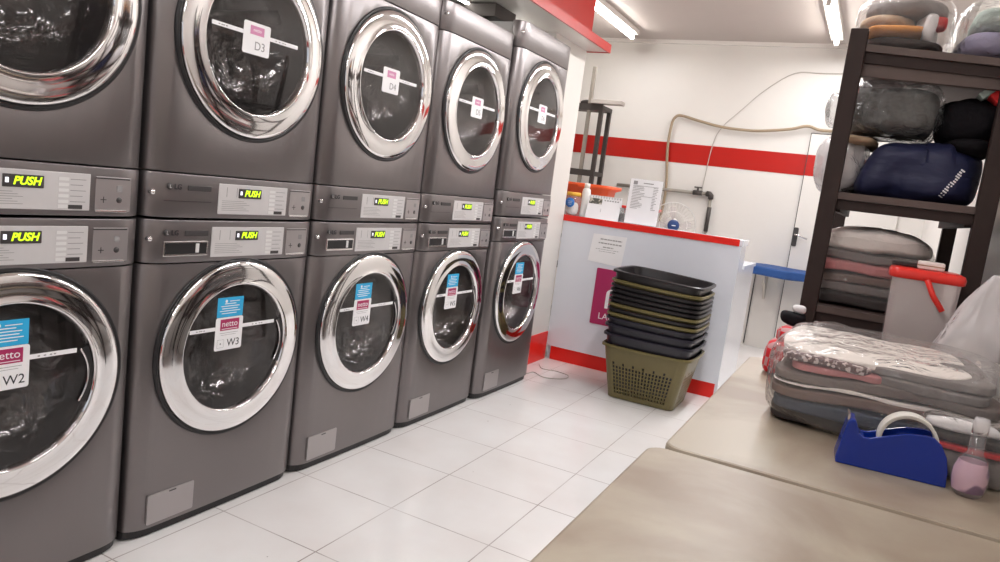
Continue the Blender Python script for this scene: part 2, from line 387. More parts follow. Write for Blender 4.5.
# partition that ends the machine row, with red foot
pw = B().box(-0.95, -0.105, 2.87, 3.405, 0, 2.165, 'white_paint')
pw.box(-0.105, -0.099, 2.87, 3.405, 0, 0.20, 'red_laminate')
struct(pw.obj('wall_partition'))
# ceiling cornice on the back wall
struct(B().box(XL, XR, YB-.03, YB, CEIL-.035, CEIL, 'soffit').obj('trim_1'))
# door in the back wall
dr = bpy.data.objects.new('door_1', None); C.objects.link(dr); dr.location = (1.2, YB-.006, 0); dr['kind'] = 'structure'
b = B().box(0.006, 0.80, -.022, 0.0, 0.01, 1.985, 'white_paint'); b.box(0.006, .80, -.0235, -.022, 1.615, 1.80, 'red'); b.obj('door_leaf', dr, auto=0.003)
b = B().box(0.0, 0.006, -.02, .004, 0, 1.99, 'dark').box(0, .81, -.02, .004, 1.985, 1.992, 'dark'); b.obj('door_gap', dr)
b = B().prism(rrect(0.005, 0.045, 0.98, 1.15, .012), 'y', -.032, -.021, 'dark')
b.tube([(.025, -.03, 1.085), (.025, -.075, 1.085), (.05, -.08, 1.083), (.13, -.075, 1.06)], .008, 'chrome_soft', 8); b.obj('door_handle', dr)
# soffit above the machines with red edge and red fascia
so = B().box(-1.25, 0.05, -3.5, 3.41, 2.165, 2.185, 'soffit'); so.obj('trim_2')['kind'] = 'structure'
so = B().box(0.05, 0.062, -3.5, 3.41, 2.160, 2.215, 'red').box(-1.25, 0.062, 3.41, 3.42, 2.160, 2.215, 'red'); struct(so.obj('trim_3'))
so = B().box(-0.10, -0.085, -3.5, 3.40, 2.185, CEIL, 'red'); struct(so.obj('trim_4'))
t = thing('added_light_strip', 'slim lit strip added to brighten the underside of the white soffit above the dryers', 'added light strip', (-.34, 0, 2.165))  # lit strip added to brighten the soffit underside
B().box(-.015, .015, -3.4, 3.38, -.012, 0, 'soffit').obj('housing', t)
B().box(-.010, .010, -3.38, 3.36, -.020, -.012, 'added_strip').obj('diffuser', t)

# ------------------------------------------------------------------ lamps
for i, (x, y) in enumerate(TUBES):
    lab = ['lit fluorescent tube light on the ceiling beside the red fascia', 'lit fluorescent tube light on the ceiling beside the storage rack',
           'lit fluorescent tube light over the aisle by the laundry baskets', 'lit fluorescent tube light over the middle of the aisle', 'lit fluorescent tube light over the bare cream table', 'lit fluorescent tube light near the added front window'][i]
    t = thing('fluorescent_light', lab, 'ceiling light', (x, y, CEIL))
    B().box(-.05, .05, -.62, .62, -.045, 0, 'soffit', .006).obj('fixture', t)
    for e in (-.60, .585): B().box(-.016, .016, e, e+.015, -.092, -.04, 'whiteplastic').obj('lamp_holder', t)
    B().tube([(0, -.585, -.075), (0, .585, -.075)], .016, 'lamp', 12).obj('lamp_tube', t)

# ------------------------------------------------------------------ machines
def prof_x(u):
    d = 0.343-abs(u)
    if d >= .08: return .040 + .003*(1-(abs(u)/.263)**2)
    return .040*math.sqrt(max(0, 1-(1-d/.08)**2))**1.1
US = [-.343, -.341, -.336, -.328, -.316, -.30, -.285, -.263, -.2, -.13, -.06, 0, .06, .13, .2, .263, .285, .30, .316, .328, .336, .341, .343]
def shell(b, z0, z1, key, back=-.03, lift=0.0):
    pts = [(prof_x(u)+lift, u) for u in US] + [(back, .343), (back, -.343)]
    b.prism(pts, 'z', z0, z1, key); return b
def cut_hole(o, zc, r, depth):
    cb = B().lathe([(0, -depth), (r, -depth), (r, .2), (0, .2)], 'steel', 'x', (0, 0, zc), 96); recalc(cb)
    co = cb.obj('cutter', o.parent); md = o.modifiers.new('h', 'BOOLEAN'); md.operation = 'DIFFERENCE'; md.object = co; md.solver = 'EXACT'
    bpy.context.view_layer.update()
    dg = bpy.context.evaluated_depsgraph_get(); me = bpy.data.meshes.new_from_object(o.evaluated_get(dg))
    o.modifiers.clear(); o.data = me
    bpy.data.objects.remove(co)
    for p in me.polygons: p.use_smooth = False
    return o
def front_panel(z0, z1, zc, parent):
    o = shell(B(), z0, z1, 'steel').obj('front_panel', parent)
    cut_hole(o, zc, .285, .2)
    for p in o.data.polygons: p.use_smooth = abs(p.normal.z) < .3
    md = o.modifiers.new('b', 'BEVEL'); md.width = .003; md.segments = 2; md.limit_method = 'ANGLE'; md.angle_limit = math.radians(50)
    return o
def console(parent, z0, z1, washer):
    """z0..z1 = band; details placed from its lower edge"""
    h = z1-z0
    c = shell(B(), z0+.002, z1-.002, 'steel', lift=.003).obj('console', parent, auto=.003)
    for p in c.data.polygons: p.use_smooth = abs(p.normal.z) < .3
    X = .0455
    uL = -.125 if washer else -.110
    # silver plate with faint print
    b = B().box(X-.002, X+.002, uL, .18, z0+.016, z0+.110, 'plate', .0015)
    x = X+.0021
    for i in range(6): b.box(x, x+.0003, uL+.014, uL+.125-(i % 3)*.012, z0+.028+i*.0058, z0+.0292+i*.0058, 'print')
    for i in range(5):
        b.box(x, x+.0006, .098, .124, z0+.034+i*.014, z0+.042+i*.014, 'print_light')
        b.box(x, x+.0003, .128, .168-(i % 2)*.008, z0+.0372+i*.014, z0+.0388+i*.014, 'print')
    b.box(x, x+.0006, .098, .122, z0+.021, z0+.030, 'print_light'); b.box(x, x+.0008, .124, .160, z0+.020, z0+.030, 'dark')
    b.box(x, x+.0003, uL+.03, uL+.032, z0+.07, z0+.10, 'print').box(x, x+.0003, uL+.07, uL+.0715, z0+.07, z0+.10, 'print')
    b.obj('control_plate', c, 'silver control plate with fine print')
    b = B().box(X, X+.004, -.032, .062, z0+.068, z0+.098, 'dark', .001)
    b.box(X+.004, X+.0044, -.027, -.019, z0+.078, z0+.090, 'white_lamp')
    b.text('PUSH', .027, MX(X+.0042, .022, z0+.083) @ Matrix.Shear('XY', 4, (0.0, 0.0)), 'led', .0006, wide=.98, bold=.0008, ital=.25)
    b.obj('display', c, 'black display with yellow-green PUSH')
    # logo and dark strip
    b = B().lathe([(0, X+.0006), (.0095, X+.0006), (.0095, X-.002)], 'dark', 'x', (0, -.283, z0+.092), 24)
    b.box(X+.0006, X+.001, -.284, -.2825, z0+.087, z0+.097, 'plate').box(X+.0006, X+.001, -.284, -.278, z0+.087, z0+.0885, 'plate')
    b.text('LG', .021, MX(X+.0004, -.256, z0+.091), 'ink', .0004, bold=.0005); b.obj('logo', c)
    B().box(X-.001, X+.0015, -.222, -.138, z0+.083, z0+.098, 'dark', .001).obj('name_strip', c)
    # card reader area
    b = B()
    yl, yr = .195, .295
    b.box(X-.003, X+.0004, yl, yr, z0+.016, z0+.106, 'steel_light', .001)
    b.box(X, X+.0012, yl, yr-.005, z0+.100, z0+.103, 'dark')
    b.box(X, X+.004, yl, yr-.01, z0+.014, z0+.019, 'chrome_soft', .001)
    for (u, v, k) in ((.245, .074, 0), (.218, .046, 1), (.262, .046, 2), (.262, .076, 3)):
        if k == 2: b.lathe([(0, X+.0012), (.008, X+.001), (.008, X)], 'dark', 'x', (0, u, z0+v), 12)
        elif k == 1:
            b.box(X, X+.001, u-.008, u+.008, z0+v-.001, z0+v+.001, 'dark').box(X, X+.001, u-.001, u+.001, z0+v-.008, z0+v+.008, 'dark')
        elif k == 3: b.box(X, X+.001, u-.008, u+.008, z0+v-.008, z0+v+.008, 'print')
    b.obj('card_panel', c)
    if washer:
        b = B().box(X-.01, X+.0008, -.292, -.135, z0+.022, z0+.067, 'chrome_soft', .002)
        b.box(X, X+.0012, -.287, -.141, z0+.029, z0+.062, 'black').box(X+.001, X+.004, -.182, -.170, z0+.032, z0+.060, 'print_light', .001)
        b.obj('detergent_drawer_handle', c, 'dark recessed handle with chrome edge')
    else: B().box(X-.001, X+.0006, -.300, -.135, z0+.050, z0+.0515, 'dark').obj('panel_groove', c)
    # silver lock button at the left edge
    B().lathe([(0, .034), (.005, .034), (.008, .030), (.009, .022), (.009, .010)], 'chrome', 'x', (0, -.325, z0+.072), 20).obj('lock_button', parent)
    return c
def door(parent, zc, num, washer, shift=0.0):
    d = B().lathe([(.284, .020), (.284, .048), (.282, .0535), (.276, .0565), (.262, .0590), (.240, .0610), (.220, .0610), (.2155, .0632), (.2125, .0640), (.2095, .0615), (.207, .052), (.205, .040)], 'chrome', 'x', (0, 0, zc), 128).obj('door', parent, 'round chrome door ring')
    B().lathe([(.297, .030), (.297, .0445), (.292, .047), (.286, .046), (.283, .036)], 'black', 'x', (0, 0, zc), 128).obj('shadow_gap_ring', d)  # black ring stands in for the shadow gap under the chrome
    B().lathe([(0, .0545), (.10, .0540), (.20, .0525), (.2085, .0515)], 'pane', 'x', (0, 0, zc), 96).obj('glass_pane', d)
    B().lathe([(.206, .046), (.200, .0), (.185, -.035), (.16, -.065), (.12, -.088), (.06, -.10), (0, -.104)], 'bowl', 'x', (0, 0, zc), 96).obj('glass_bowl', d)
    if washer:
        b = B(); n = 20; a0, a1 = -.38, .40
        ring = [(0.189, math.cos(0)) for _ in range(1)]
        def arc(r): return [(r*math.cos(a0+(a1-a0)*i/n), zc+r*math.sin(a0+(a1-a0)*i/n)) for i in range(n+1)]
        inner = [((.186+.010*math.cos((i/n-.5)*PI))*math.cos(a0+(a1-a0)*i/n)*.985, zc+(.186+.010*math.cos((i/n-.5)*PI))*math.sin(a0+(a1-a0)*i/n)) for i in range(n+1)]
        b.prism(arc(.206)+inner[::-1], 'x', .050, .0575, 'black')
        b.tube([(.058, u, v) for u, v in inner], .0028, 'chrome', 6); b.obj('handle', d, 'dark recessed handle with chrome edge')
    # tag on the glass
    X = .0560; sh = shift
    zt = zc+.070 if washer else zc+.030
    b = B().box(X-.0012, X, -.188, .160, zt-.006, zt+.006, 'sticker')
    for u in (-.165, -.155, -.148, -.138, .06, .075, .09, .10): b.box(X, X+.0002, u, u+.006, zt-.0018, zt+.0012, 'print')
    b.obj('sticker_strip', d)
    b = B(); z1 = zt+.035; z0 = zt-.073 if washer else zt-.060
    u0, u1 = (-.092+sh, .018+sh) if washer else (-.072+sh, .036+sh)
    b.prism(rrect(u0, u1, z0, z1, .007), 'x', X, X+.0012, 'sticker'); x = X+.0013; um = (u0+u1)/2
    if washer:
        b.box(x, x+.0003, u0+.018, u1-.016, z1-.043, z1-.006, 'magenta')
        b.text('netto', .028, MX(x+.0004, um+.001, z1-.022), 'sticker', .0002, wide=1.05)
        b.box(x+.0003, x+.0005, u0+.024, u1-.022, z1-.039, z1-.037, 'sticker')
        b.box(x, x+.0002, u0+.018, u1-.018, z1-.052, z1-.0508, 'print').box(x, x+.0002, u0+.022, u1-.026, z1-.0585, z1-.0575, 'print')
        b.text(num, .034, MX(x, um+.020, z0+.022), 'ink', .0003)
        for (p, q, r, s_) in ((0, .026, 0, .0007), (0, .026, .026, .0267), (0, .0007, 0, .026), (.026, .0267, 0, .026)):
            b.box(x, x+.0002, u0+.010+p, u0+.010+q, z0+.009+r, z0+.009+s_, 'print')
        b.lathe([(0, x+.0003), (.003, x+.0003)], 'print', 'x', (0, u0+.023, z0+.022), 10)
    else:
        b.box(x, x+.0003, u0+.026, u1-.026, z1-.036, z1-.010, 'pinkprint')
        b.text('netto', .015, MX(x+.0004, um, z1-.022), 'sticker', .0002)
        b.text(num, .036, MX(x, um+.014, z0+.026), 'print', .0003)
    b.obj('number_tag', d, 'white tag with maroon logo and black number' if washer else 'white number tag with pink logo')
    if washer:
        b = B(); v0 = z1+.001
        b.box(X, X+.0012, u0+.002, u1-.004, v0, v0+.064, 'cyan'); x = X+.0013
        b.lathe([(0, x+.0003), (.005, x+.0003)], 'sticker', 'x', (0, u0+.036, v0+.052), 12)
        for i, (p, q) in enumerate(((.02, .02), (.030, .034), (.016, .02), (.02, .026), (.012, .016), (.02, .03))):
            b.box(x, x+.0002, u0+p+(.03 if i == 0 else 0), u1-q, v0+.050-i*.0078, v0+.0525-i*.0078, 'sticker')
        b.obj('instruction_sticker', d, 'cyan instruction sticker with white print')
    return d
def drum(parent, zc):
    b = B().lathe([(.262, .035), (.262, -.05), (.25, -.06), (.255, -.40), (.0, -.42)], 'drum', 'x', (0, 0, zc), 64)
    for k in range(3):
        a = k*2*PI/3+.6; c, s_ = math.cos(a), math.sin(a)
        b.tube([(-.08, .235*c, zc+.235*s_), (-.38, .235*c, zc+.235*s_)], .025, 'drum', 8)
    return b.obj('drum', parent, 'steel drum behind the glass')

def make_washer(loc, num, where, sh=0.0):
    t = thing('washing_machine', 'grey front-loading washing machine tagged %s, %s' % (num, where), 'washing machine', loc, group=None)
    b = B().box(-.74, -.032, -.335, .335, .03, .975, 'cabinet', .004); 
    # body is an open-fronted sheet shell: cut so that the drum shows
    o = b.obj('cabinet', t); cut_hole(o, .567, .27, .5)
    front_panel(.032, .850, .567, t)
    console(t, .852, .983, True)
    dm = drum(t, .567); door(t, .567, num, True, sh)
    # service hatch with a notch
    X = .0425
    b = B().prism(rrect(-.288, -.120, .045, .140, .006), 'x', X-.004, X+.002, 'steel_light', False)
    b.box(X+.001, X+.0028, -.213, -.188, .131, .135, 'dark').obj('service_hatch', t, 'lighter grey hatch low on the left')
    b = B(); pts = [(prof_x(u)-.012, u) for u in US] + [(-.70, .33), (-.70, -.33)]
    b.prism(pts, 'z', .004, .031, 'black'); b.obj('plinth', t)
    for sx in (-.68, -.06):
        for sy in (-.29, .29): B().lathe([(0, 0), (.022, 0), (.022, .012), (.012, .02), (0, .02)], 'black', 'z', (sx, sy, 0), 16).obj('foot', t)
    return t
def make_dryer(loc, num, where, sh=0.0, seen=True):
    txt = ('grey stacked tumble dryer tagged %s, %s' % (num, where)) if seen else ('grey stacked tumble dryer cut by the picture corner, %s' % where)
    t = thing('tumble_dryer', txt, 'tumble dryer', loc)
    o = B().box(-.74, -.032, -.335, .335, .002, .972, 'cabinet', .004).obj('cabinet', t); cut_hole(o, .545, .27, .5)
    console(t, .002, .134, False)
    front_panel(.136, .849, .545, t)
    drum(t, .545); door(t, .545, num, False, sh)
    p = shell(B(), .852, .979, 'steel').obj('top_panel', t, auto=.003)
    for q in p.data.polygons: q.use_smooth = abs(q.normal.z) < .3
    B().lathe([(0, .034), (.005, .034), (.008, .030), (.009, .022), (.009, .010)], 'chrome', 'x', (0, -.325, .925), 20).obj('lock_button', t)
    return t
wh = ['leftmost of the row', 'second from the left in the row', 'middle of the row', 'second from the counter end', 'nearest the counter']
for k in range(5):
    y = (k-1)*.70 + .35; x = 0.0; last = (k == 4)
    if last: x = .022
    wm = make_washer((x, y, 0.0), 'W%d' % (k+2), wh[k], [.022, 0, -.014, -.012, -.01][k])
    dm = make_dryer((x, y, .984), 'D%d' % (k+2), 'above washing machine W%d' % (k+2), [0, 0, .0, .0, .0][k], k > 0)
    if last:
        wm.scale = (1, 1, 1.045); dm.scale = (1, 1, 1.045); dm.location.z = .984*1.045
# dark exhaust duct behind the dryers
b = B().box(-.62, -.16, 2.18, 2.42, 2.085, 2.155, 'iron', .004)
b.box(-.60, -.50, 2.2, 2.4, 2.056, 2.085, 'iron'); tag(b.obj('exhaust_duct'), 'dark exhaust duct on top of the dryer nearest the counter', 'duct')

# ------------------------------------------------------------------ counter
ct = thing('service_counter', 'white service counter with red edge strip and red foot', 'counter', (0, 3.41, 0))
B().box(-.102, 1.12, 0, .02, .10, 1.003, 'white_board').obj('front_panel', ct)
B().box(-.070, 1.10, .014, .034, 0, .10, 'red_laminate').obj('kick_board', ct, 'red foot board')
b = B().box(-.102, 1.13, 0.0, .20, 1.005, 1.043, 'white_board', .002); b.obj('counter_top', ct)
B().box(-.104, 1.105, -.006, -.0005, 1.003, 1.046, 'red_laminate', .001).obj('edge_strip', ct, 'glossy red edge strip')
b = B().prism([(.021, .0), (.72, 0), (.72, .845), (.20, .845), (.20, 1.003), (.021, 1.003)], 'x', 1.10, 1.12, 'white_board'); b.obj('end_panel', ct)
b = B().box(-.102, 1.13, .201, .74, .848, .872, 'white_board', .002); b.obj('desk_top', ct)
B().box(-.102, -.082, .035, .72, 0, .845, 'white_board').obj('end_panel', ct)

# paper notice on the counter
b = B().prism([(.135, .945), (.375, .950), (.362, .742), (.118, .755)], 'y', 3.4065, 3.4078, 'sticker')
for i, (a, c, h, k) in enumerate(((.19, .345, .008, 'print'), (.18, .345, .008, 'print'), (.215, .29, .007, 'print'), (.165, .335, .003, 'print'), (.19, .31, .003, 'print'))):
    z = .915-i*.027 if i < 3 else .845-(i-3)*.014
    u = a; rnd = random.Random(i)
    while u < c:
        l = rnd.uniform(.008, .025); b.box(u, min(u+l, c), 3.4060, 3.4065, z-h/2, z+h/2, k); u += l+.004
tag(b.obj('paper_notice'), 'white paper notice taped to the front of the counter', 'notice')
# maroon shop sign
b = B().prism(rrect(.198, .62, .325, .715, .006), 'y', 3.4035, 3.4095, 'magenta')
arch = []
for i in range(13):
    a = PI - PI*i/12; arch.append((.345+.055*math.cos(a), .55+.035*math.sin(a)))
inn = [(.345+.032*math.cos(PI*i/12), .545+.018*math.sin(PI*i/12)) for i in range(13)]
b.prism([(.290, .445)] + arch + [(.400, .445), (.377, .445)] + inn + [(.313, .445)], 'y', 3.4015, 3.4035, 'sticker')
b.text('LAUNDRY', .062, MY(.252, 3.4030, .385), 'sticker', .0006, align='LEFT')
b.box(.335, .35, 3.4015, 3.4035, .595, .61, 'sticker')
tag(b.obj('shop_sign'), 'maroon sign with white arch logo and letters, half hidden by the baskets', 'sign')

# things on the counter
def on_counter():
    # price list in clear stand
    t = thing('price_list_stand', 'white printed price list in a clear upright stand on the counter', 'sign holder', (.42, 3.50, 1.043))
    tilt = Matrix.Rotation(-.06, 4, 'X')
    b = B().box(-.113, .113, -.001, .001, .004, .31, 'sticker', M_=tilt)
    b.box(-.09, -.062, -.0022, -.001, .272, .296, 'print', M_=tilt); b.box(-.02, .05, -.0022, -.001, .282, .288, 'print', M_=tilt)
    rnd = random.Random(5)
    for i in range(15):
        z = .258-i*.0105
        if i == 6: continue
        b.box(-.09, -.09+rnd.uniform(.05, .09), -.0022, -.001, z-.0016, z+.0016, 'print', M_=tilt)
        b.box(.055, .055+rnd.uniform(.015, .035), -.0022, -.001, z-.0016, z+.0016, 'print', M_=tilt)
    b.box(-.088, .088, -.0022, -.001, .2635, .266, 'print', M_=tilt).box(-.088, .088, -.0022, -.001, .1935, .196, 'print', M_=tilt)
    b.obj('paper', t, 'printed sheet')
    b = B().box(-.117, .117, .002, .0035, 0, .312, 'clear', M_=tilt).box(-.117, .117, -.004, .05, 0, .003, 'clear'); b.obj('holder', t)
    # desk calendar
    t = thing('desk_calendar', 'white desk calendar with a mottled picture strip on the counter', 'calendar', (.142, 3.50, 1.043))
    A = Matrix.Rotation(-.18, 4, 'X')
    b = B().box(-.125, .12, -.001, .001, 0, .155, 'sticker', M_=A)
    b.box(-.115, -.02, -.002, -.001, .105, .145, 'c_camo', M_=A)
    for i in range(6): b.box(-.005+i*.019, .007+i*.019, -.002, -.001, .132, .140, 'print', M_=A)
    b.box(-.02, -.018, -.002, -.001, .05, .075, 'print', M_=A)
    b.obj('page', t)
    b = B().box(-.125, .12, .058, .060, 0, .155, 'sticker', M_=Matrix.Rotation(.18, 4, 'X')); b.obj('back_board', t)
    b = B()
    for i in range(12): b.tube([(-.11+i*.02, .028+.008*math.cos(a), .153+.008*math.sin(a)) for a in [j*PI/4 for j in range(8)]], .0012, 'iron', 4, closed=True)
    b.obj('spiral', t)
    # jar with round blue label
    t = thing('plastic_jar', 'clear jar with yellow lid and round blue label beside the partition', 'jar', (-.095, 3.52, 1.043))
    B().lathe([(0, 0), (.05, 0), (.055, .01), (.055, .13), (.048, .14)], 'clear', 'z').obj('jar_body', t)
    b = B().soft((0, 0, .05), (.085, .085, .09), 'c_cream', 6, 2.6, .004, 20, 3); b.obj('contents', t)
    B().lathe([(0, .165), (.047, .165), (.051, .16), (.051, .138), (.0, .137)], 'yellow', 'z').obj('lid', t)
    b = B().lathe([(0, -.059), (.034, -.059), (.034, -.056), (0, -.056)], 'bluelabel', 'y', (.0, 0, .09), 28)
    for i in range(3): b.box(-.018+i*.003, .018-i*.003, -.0595, -.059, .098-i*.011, .100-i*.011, 'sticker')
    b.obj('label_disc', t, 'round blue label')
    # white bottle
    t = thing('squeeze_bottle', 'cream plastic bottle standing between the jar and the desk calendar', 'bottle', (-.018, 3.56, 1.043))
    B().lathe([(0, 0), (.028, 0), (.031, .01), (.028, .10), (.031, .17), (.027, .195), (.018, .205), (0, .205)], 'whiteplastic', 'z').obj('bottle_body', t)
    B().lathe([(0, .24), (.02, .238), (.021, .206), (0, .205)], 'c_cream', 'z').obj('cap', t)
    # clear cup behind the calendar
    t = thing('plastic_cup', 'small grey translucent cup between calendar and price list', 'cup', (.277, 3.54, 1.043))
    B().lathe([(0, 0), (.024, 0), (.03, .10), (.031, .10), (.026, .004)], 'wrap_dark', 'z', seg=32).obj('cup_body', t)
    B().soft((0, 0, .035), (.036, .036, .06), 'c_grey', 5, 3, .003, 20, 4).obj('cup_contents', t)
on_counter()
def tub(loc, k, lab, sc=1.0, rz=0):
    t = thing('plastic_tub', lab, 'tub', loc, rz)
    t.scale = (sc, sc, sc)
    b = B(); n = 1
    def ring(hx, hy, z, r=.05): return [(x, y, z) for x, y in rrect(-hx, hx, -hy, hy, r)]
    levels = [ring(.0001, .0001, 0, .00005), ring(.12, .09, 0), ring(.15, .115, .33), ring(.18, .145, .345), ring(.18, .145, .365), ring(.145, .11, .36), ring(.115, .085, .01), ring(.0001, .0001, .01, .00005)]
    rows = [[b.bm.verts.new(p) for p in L] for L in levels]
    for A, D in zip(rows[:-1], rows[1:]):
        for i in range(len(A)): b.bm.faces.new((A[i], A[(i+1) % len(A)], D[(i+1) % len(A)], D[i]))
    b.k(k)
    for f in b.bm.faces: f.smooth = True
    recalc(b).obj('tub_body', t, auto=None)
    B().box(-.04, .04, -.155, -.143, .335, .352, k, .003).obj('handle', t)
    return t
tub((-.10, 3.86, .873), 'orange', 'orange plastic tub with wide rim on the desk behind the counter', 1.12, 0)
tub((.265, 4.01, .873), 'redplastic', 'red plastic tub on the desk behind the desk calendar', .78, .1)
tub((-.53, 3.80, .872), 'redplastic', 'red plastic tub behind the white partition edge', 1.10, 0)
# small desk carrying the third tub behind the partition
t = thing('side_table', 'small white table behind the partition under the red tub', 'table', (-.46, 3.78, 0))
B().box(-.30, .30, -.26, .26, .845, .870, 'white_board', .002).obj('tabletop', t)
for sx in (-.26, .26):
    for sy in (-.22, .22): B().box(sx-.02, sx+.02, sy-.02, sy+.02, 0, .845, 'iron').obj('leg', t)

# thin cord looped on the floor by the partition
b = B().tube(smooth_path([(-.07, 2.80, .003), (.0, 2.88, .003), (.02, 2.96, .003), (.12, 2.90, .003), (.22, 2.97, .003), (.22, 3.08, .003), (.12, 3.12, .003), (.02, 3.10, .003), (-.05, 3.2, .003)], 8), .0028, 'cable', 6); tag(b.obj('floor_cord'), 'thin grey cord looped on the floor tiles by the red partition foot', 'cord')

# fan
fn = thing('desk_fan', 'white wire desk fan with dark blue hub behind the counter', 'fan', (.535, 3.93, .872), .42)
b = B().lathe([(0, 0), (.10, 0), (.10, .012), (.03, .025), (.016, .035), (.016, .12), (0, .12)], 'whiteplastic', 'z'); b.obj('base', fn)
B().lathe([(0, .10), (.045, .09), (.055, .04), (.05, 0.0), (0, -.005)], 'whiteplastic', 'y', (0, 0, .19), 24).obj('motor', fn)
g = B(); zc = .19
for yy, rr, hub in ((-.055, .165, .045), (.035, .165, .06)):
    g.tube([(rr*math.cos(a), -.01, zc+rr*math.sin(a)) for a in [i*PI/24 for i in range(48)]], .004, 'whiteplastic', 6, closed=True)
    g.tube([(.10*math.cos(a), yy*.8, zc+.10*math.sin(a)) for a in [i*PI/16 for i in range(32)]], .0015, 'whiteplastic', 5, closed=True)
    for i in range(36):
        a = i*PI/18
        g.tube([(r*math.cos(a), yy+( -.01-yy)*max(0, (r-.10)/(.165-.10))**2, zc+r*math.sin(a)) for r in (.04, .08, .11, .14, .165)], .0011, 'cable', 4)
g.obj('guard', fn)
b = B()
for k in range(4):
    a0 = k*PI/2; pts = []
    for i in range(7): pts.append((.04+.095*i/6, .25*math.sin(i/6*PI)*.22))
    up = [(r*math.cos(a0+w_*3), zc+r*math.sin(a0+w_*3)) for r, w_ in [(p, q+.08) for p, q in pts]]
    dn = [(r*math.cos(a0-w_*3), zc+r*math.sin(a0-w_*3)) for r, w_ in pts]
    n0 = len(b.bm.faces); b.prism(up+dn[::-1], 'y', -.018, -.015, 'tubplastic')
b.obj('fan_blade', fn)
B().lathe([(0, -.064), (.03, -.063), (.042, -.058), (.042, -.04), (0, -.04)], 'hub', 'y', (0, 0, zc), 28).box(-.014, .014, -.0648, -.0635, zc-.003, zc+.003, 'sticker').obj('hub', fn, 'dark blue hub disc')

# ------------------------------------------------------------------ behind the counter: rack, pipes, hose, cable, board
rk = thing('metal_rack', 'dark metal rack with a pale upright standing left at the back wall', 'rack', (-.77, 5.05, 0))
for x in (-.40, .22):
    for y in (0, .22): B().box(x-.018, x+.018, y-.018, y+.018, 0, 2.02, 'iron').obj('leg', rk)
for z in (.5, 1.40, 2.0): B().box(-.42, .24, -.02, .24, z-.02, z+.02, 'iron', .003).obj('shelf', rk)
for z in (1.40, 2.0): B().box(-.42, .24, -.022, -.018, z-.03, z+.028, 'iron').obj('beam', rk)
B().box(.086, .116, -.018, .014, 0, 2.36, 'pipe').obj('upright', rk, 'pale brown upright')
b = B().box(-.07, .22, -.11, .0, -.02, .015, 'cable', .003); o = b.obj('metal_bar'); o.location = (-.57, 5.09, 2.049); tag(o, 'grey metal bar lying on top of the dark metal rack', 'bar')
b = B().soft((0, 0, .025), (.20, .16, .05), 'c_dark', 8, 3, .008, 12, 9); o = b.obj('dark_bundle'); o.location = (-.70, 5.16, 2.022); tag(o, 'small dark bundle on top of the dark metal rack', 'bundle')

pp = thing('water_pipe', 'grey water pipe with valve and elbow on the back wall', 'pipe', (0, 5.66, 0))
b = B().tube([(-.50, 0, 1.335), (.40, 0, 1.352)], .017, 'pipe', 10); b.obj('pipe_run', pp)
b = B().tube([(.43, 0, 1.33), (.435, 0, 1.02), (.435, 0, .4)], .014, 'pipe', 10); b.obj('pipe_drop', pp)
b = B().tube([(.385, 0, 1.353), (.415, 0, 1.352), (.43, 0, 1.34), (.431, 0, 1.305)], .026, 'iron', 12); b.obj('elbow', pp)
b = B().tube([(.26, 0, 1.350), (.345, 0, 1.352)], .024, 'iron', 10).tube([(.30, 0, 1.35), (.30, 0, 1.40)], .010, 'iron', 8).box(.265, .335, -.01, .01, 1.395, 1.408, 'iron', .003); b.obj('valve', pp)
b = B().tube([(.435, -.002, 1.23), (.435, -.002, 1.00)], .02, 'iron', 10); b.obj('coupling', pp)
b = B().tube(smooth_path([(-.02, 5.66, 1.0), (-.005, 5.66, 1.343), (-.05, 5.66, 1.726), (-.048, 5.66, 1.96), (-.02, 5.66, 2.04), (.04, 5.66, 2.055), (.2, 5.65, 2.02), (.4, 5.65, 1.982), (.58, 5.65, 1.968), (.764, 5.65, 1.970), (1.018, 5.65, 2.005), (1.163, 5.65, 2.043), (1.29, 5.66, 2.017), (1.6, 5.66, 2.03)]), .013, 'rope', 10)
tag(b.obj('hose'), 'tan hose sagging along the back wall above the red stripe', 'hose')
b = B().tube(smooth_path([(.33, 5.692, 1.35), (.36, 5.692, 1.80), (.423, 5.692, 1.982), (.58, 5.692, 2.16), (.748, 5.692, 2.34), (.977, 5.692, 2.501), (1.2, 5.692, 2.51), (1.5, 5.692, 2.52)], 5), .004, 'cable', 6)
tag(b.obj('wall_cable'), 'thin pale cable running diagonally up the back wall', 'cable')
bd = thing('folding_shelf', 'blue cloth covered shelf board against the back wall', 'shelf board', (1.30, 5.45, .74))
b = B().soft((0, 0, 0), (.78, .40, .085), 'boardblue', 12, 8, .010, 5, 2, .006); b.obj('board', bd)
for x in (-.25, .25): B().prism([(.24, -.04), (-.05, -.04), (.24, -.28)], 'x', x-.01, x+.01, 'cable').obj('bracket', bd)
b = B().tube([(.945, 5.69, 0.02), (.945, 5.69, .74)], .006, 'dark', 6); tag(b.obj('wall_groove_line'), 'thin dark groove line down the back wall below the blue board', 'cord')  # dark tube added to draw a groove line in the wall

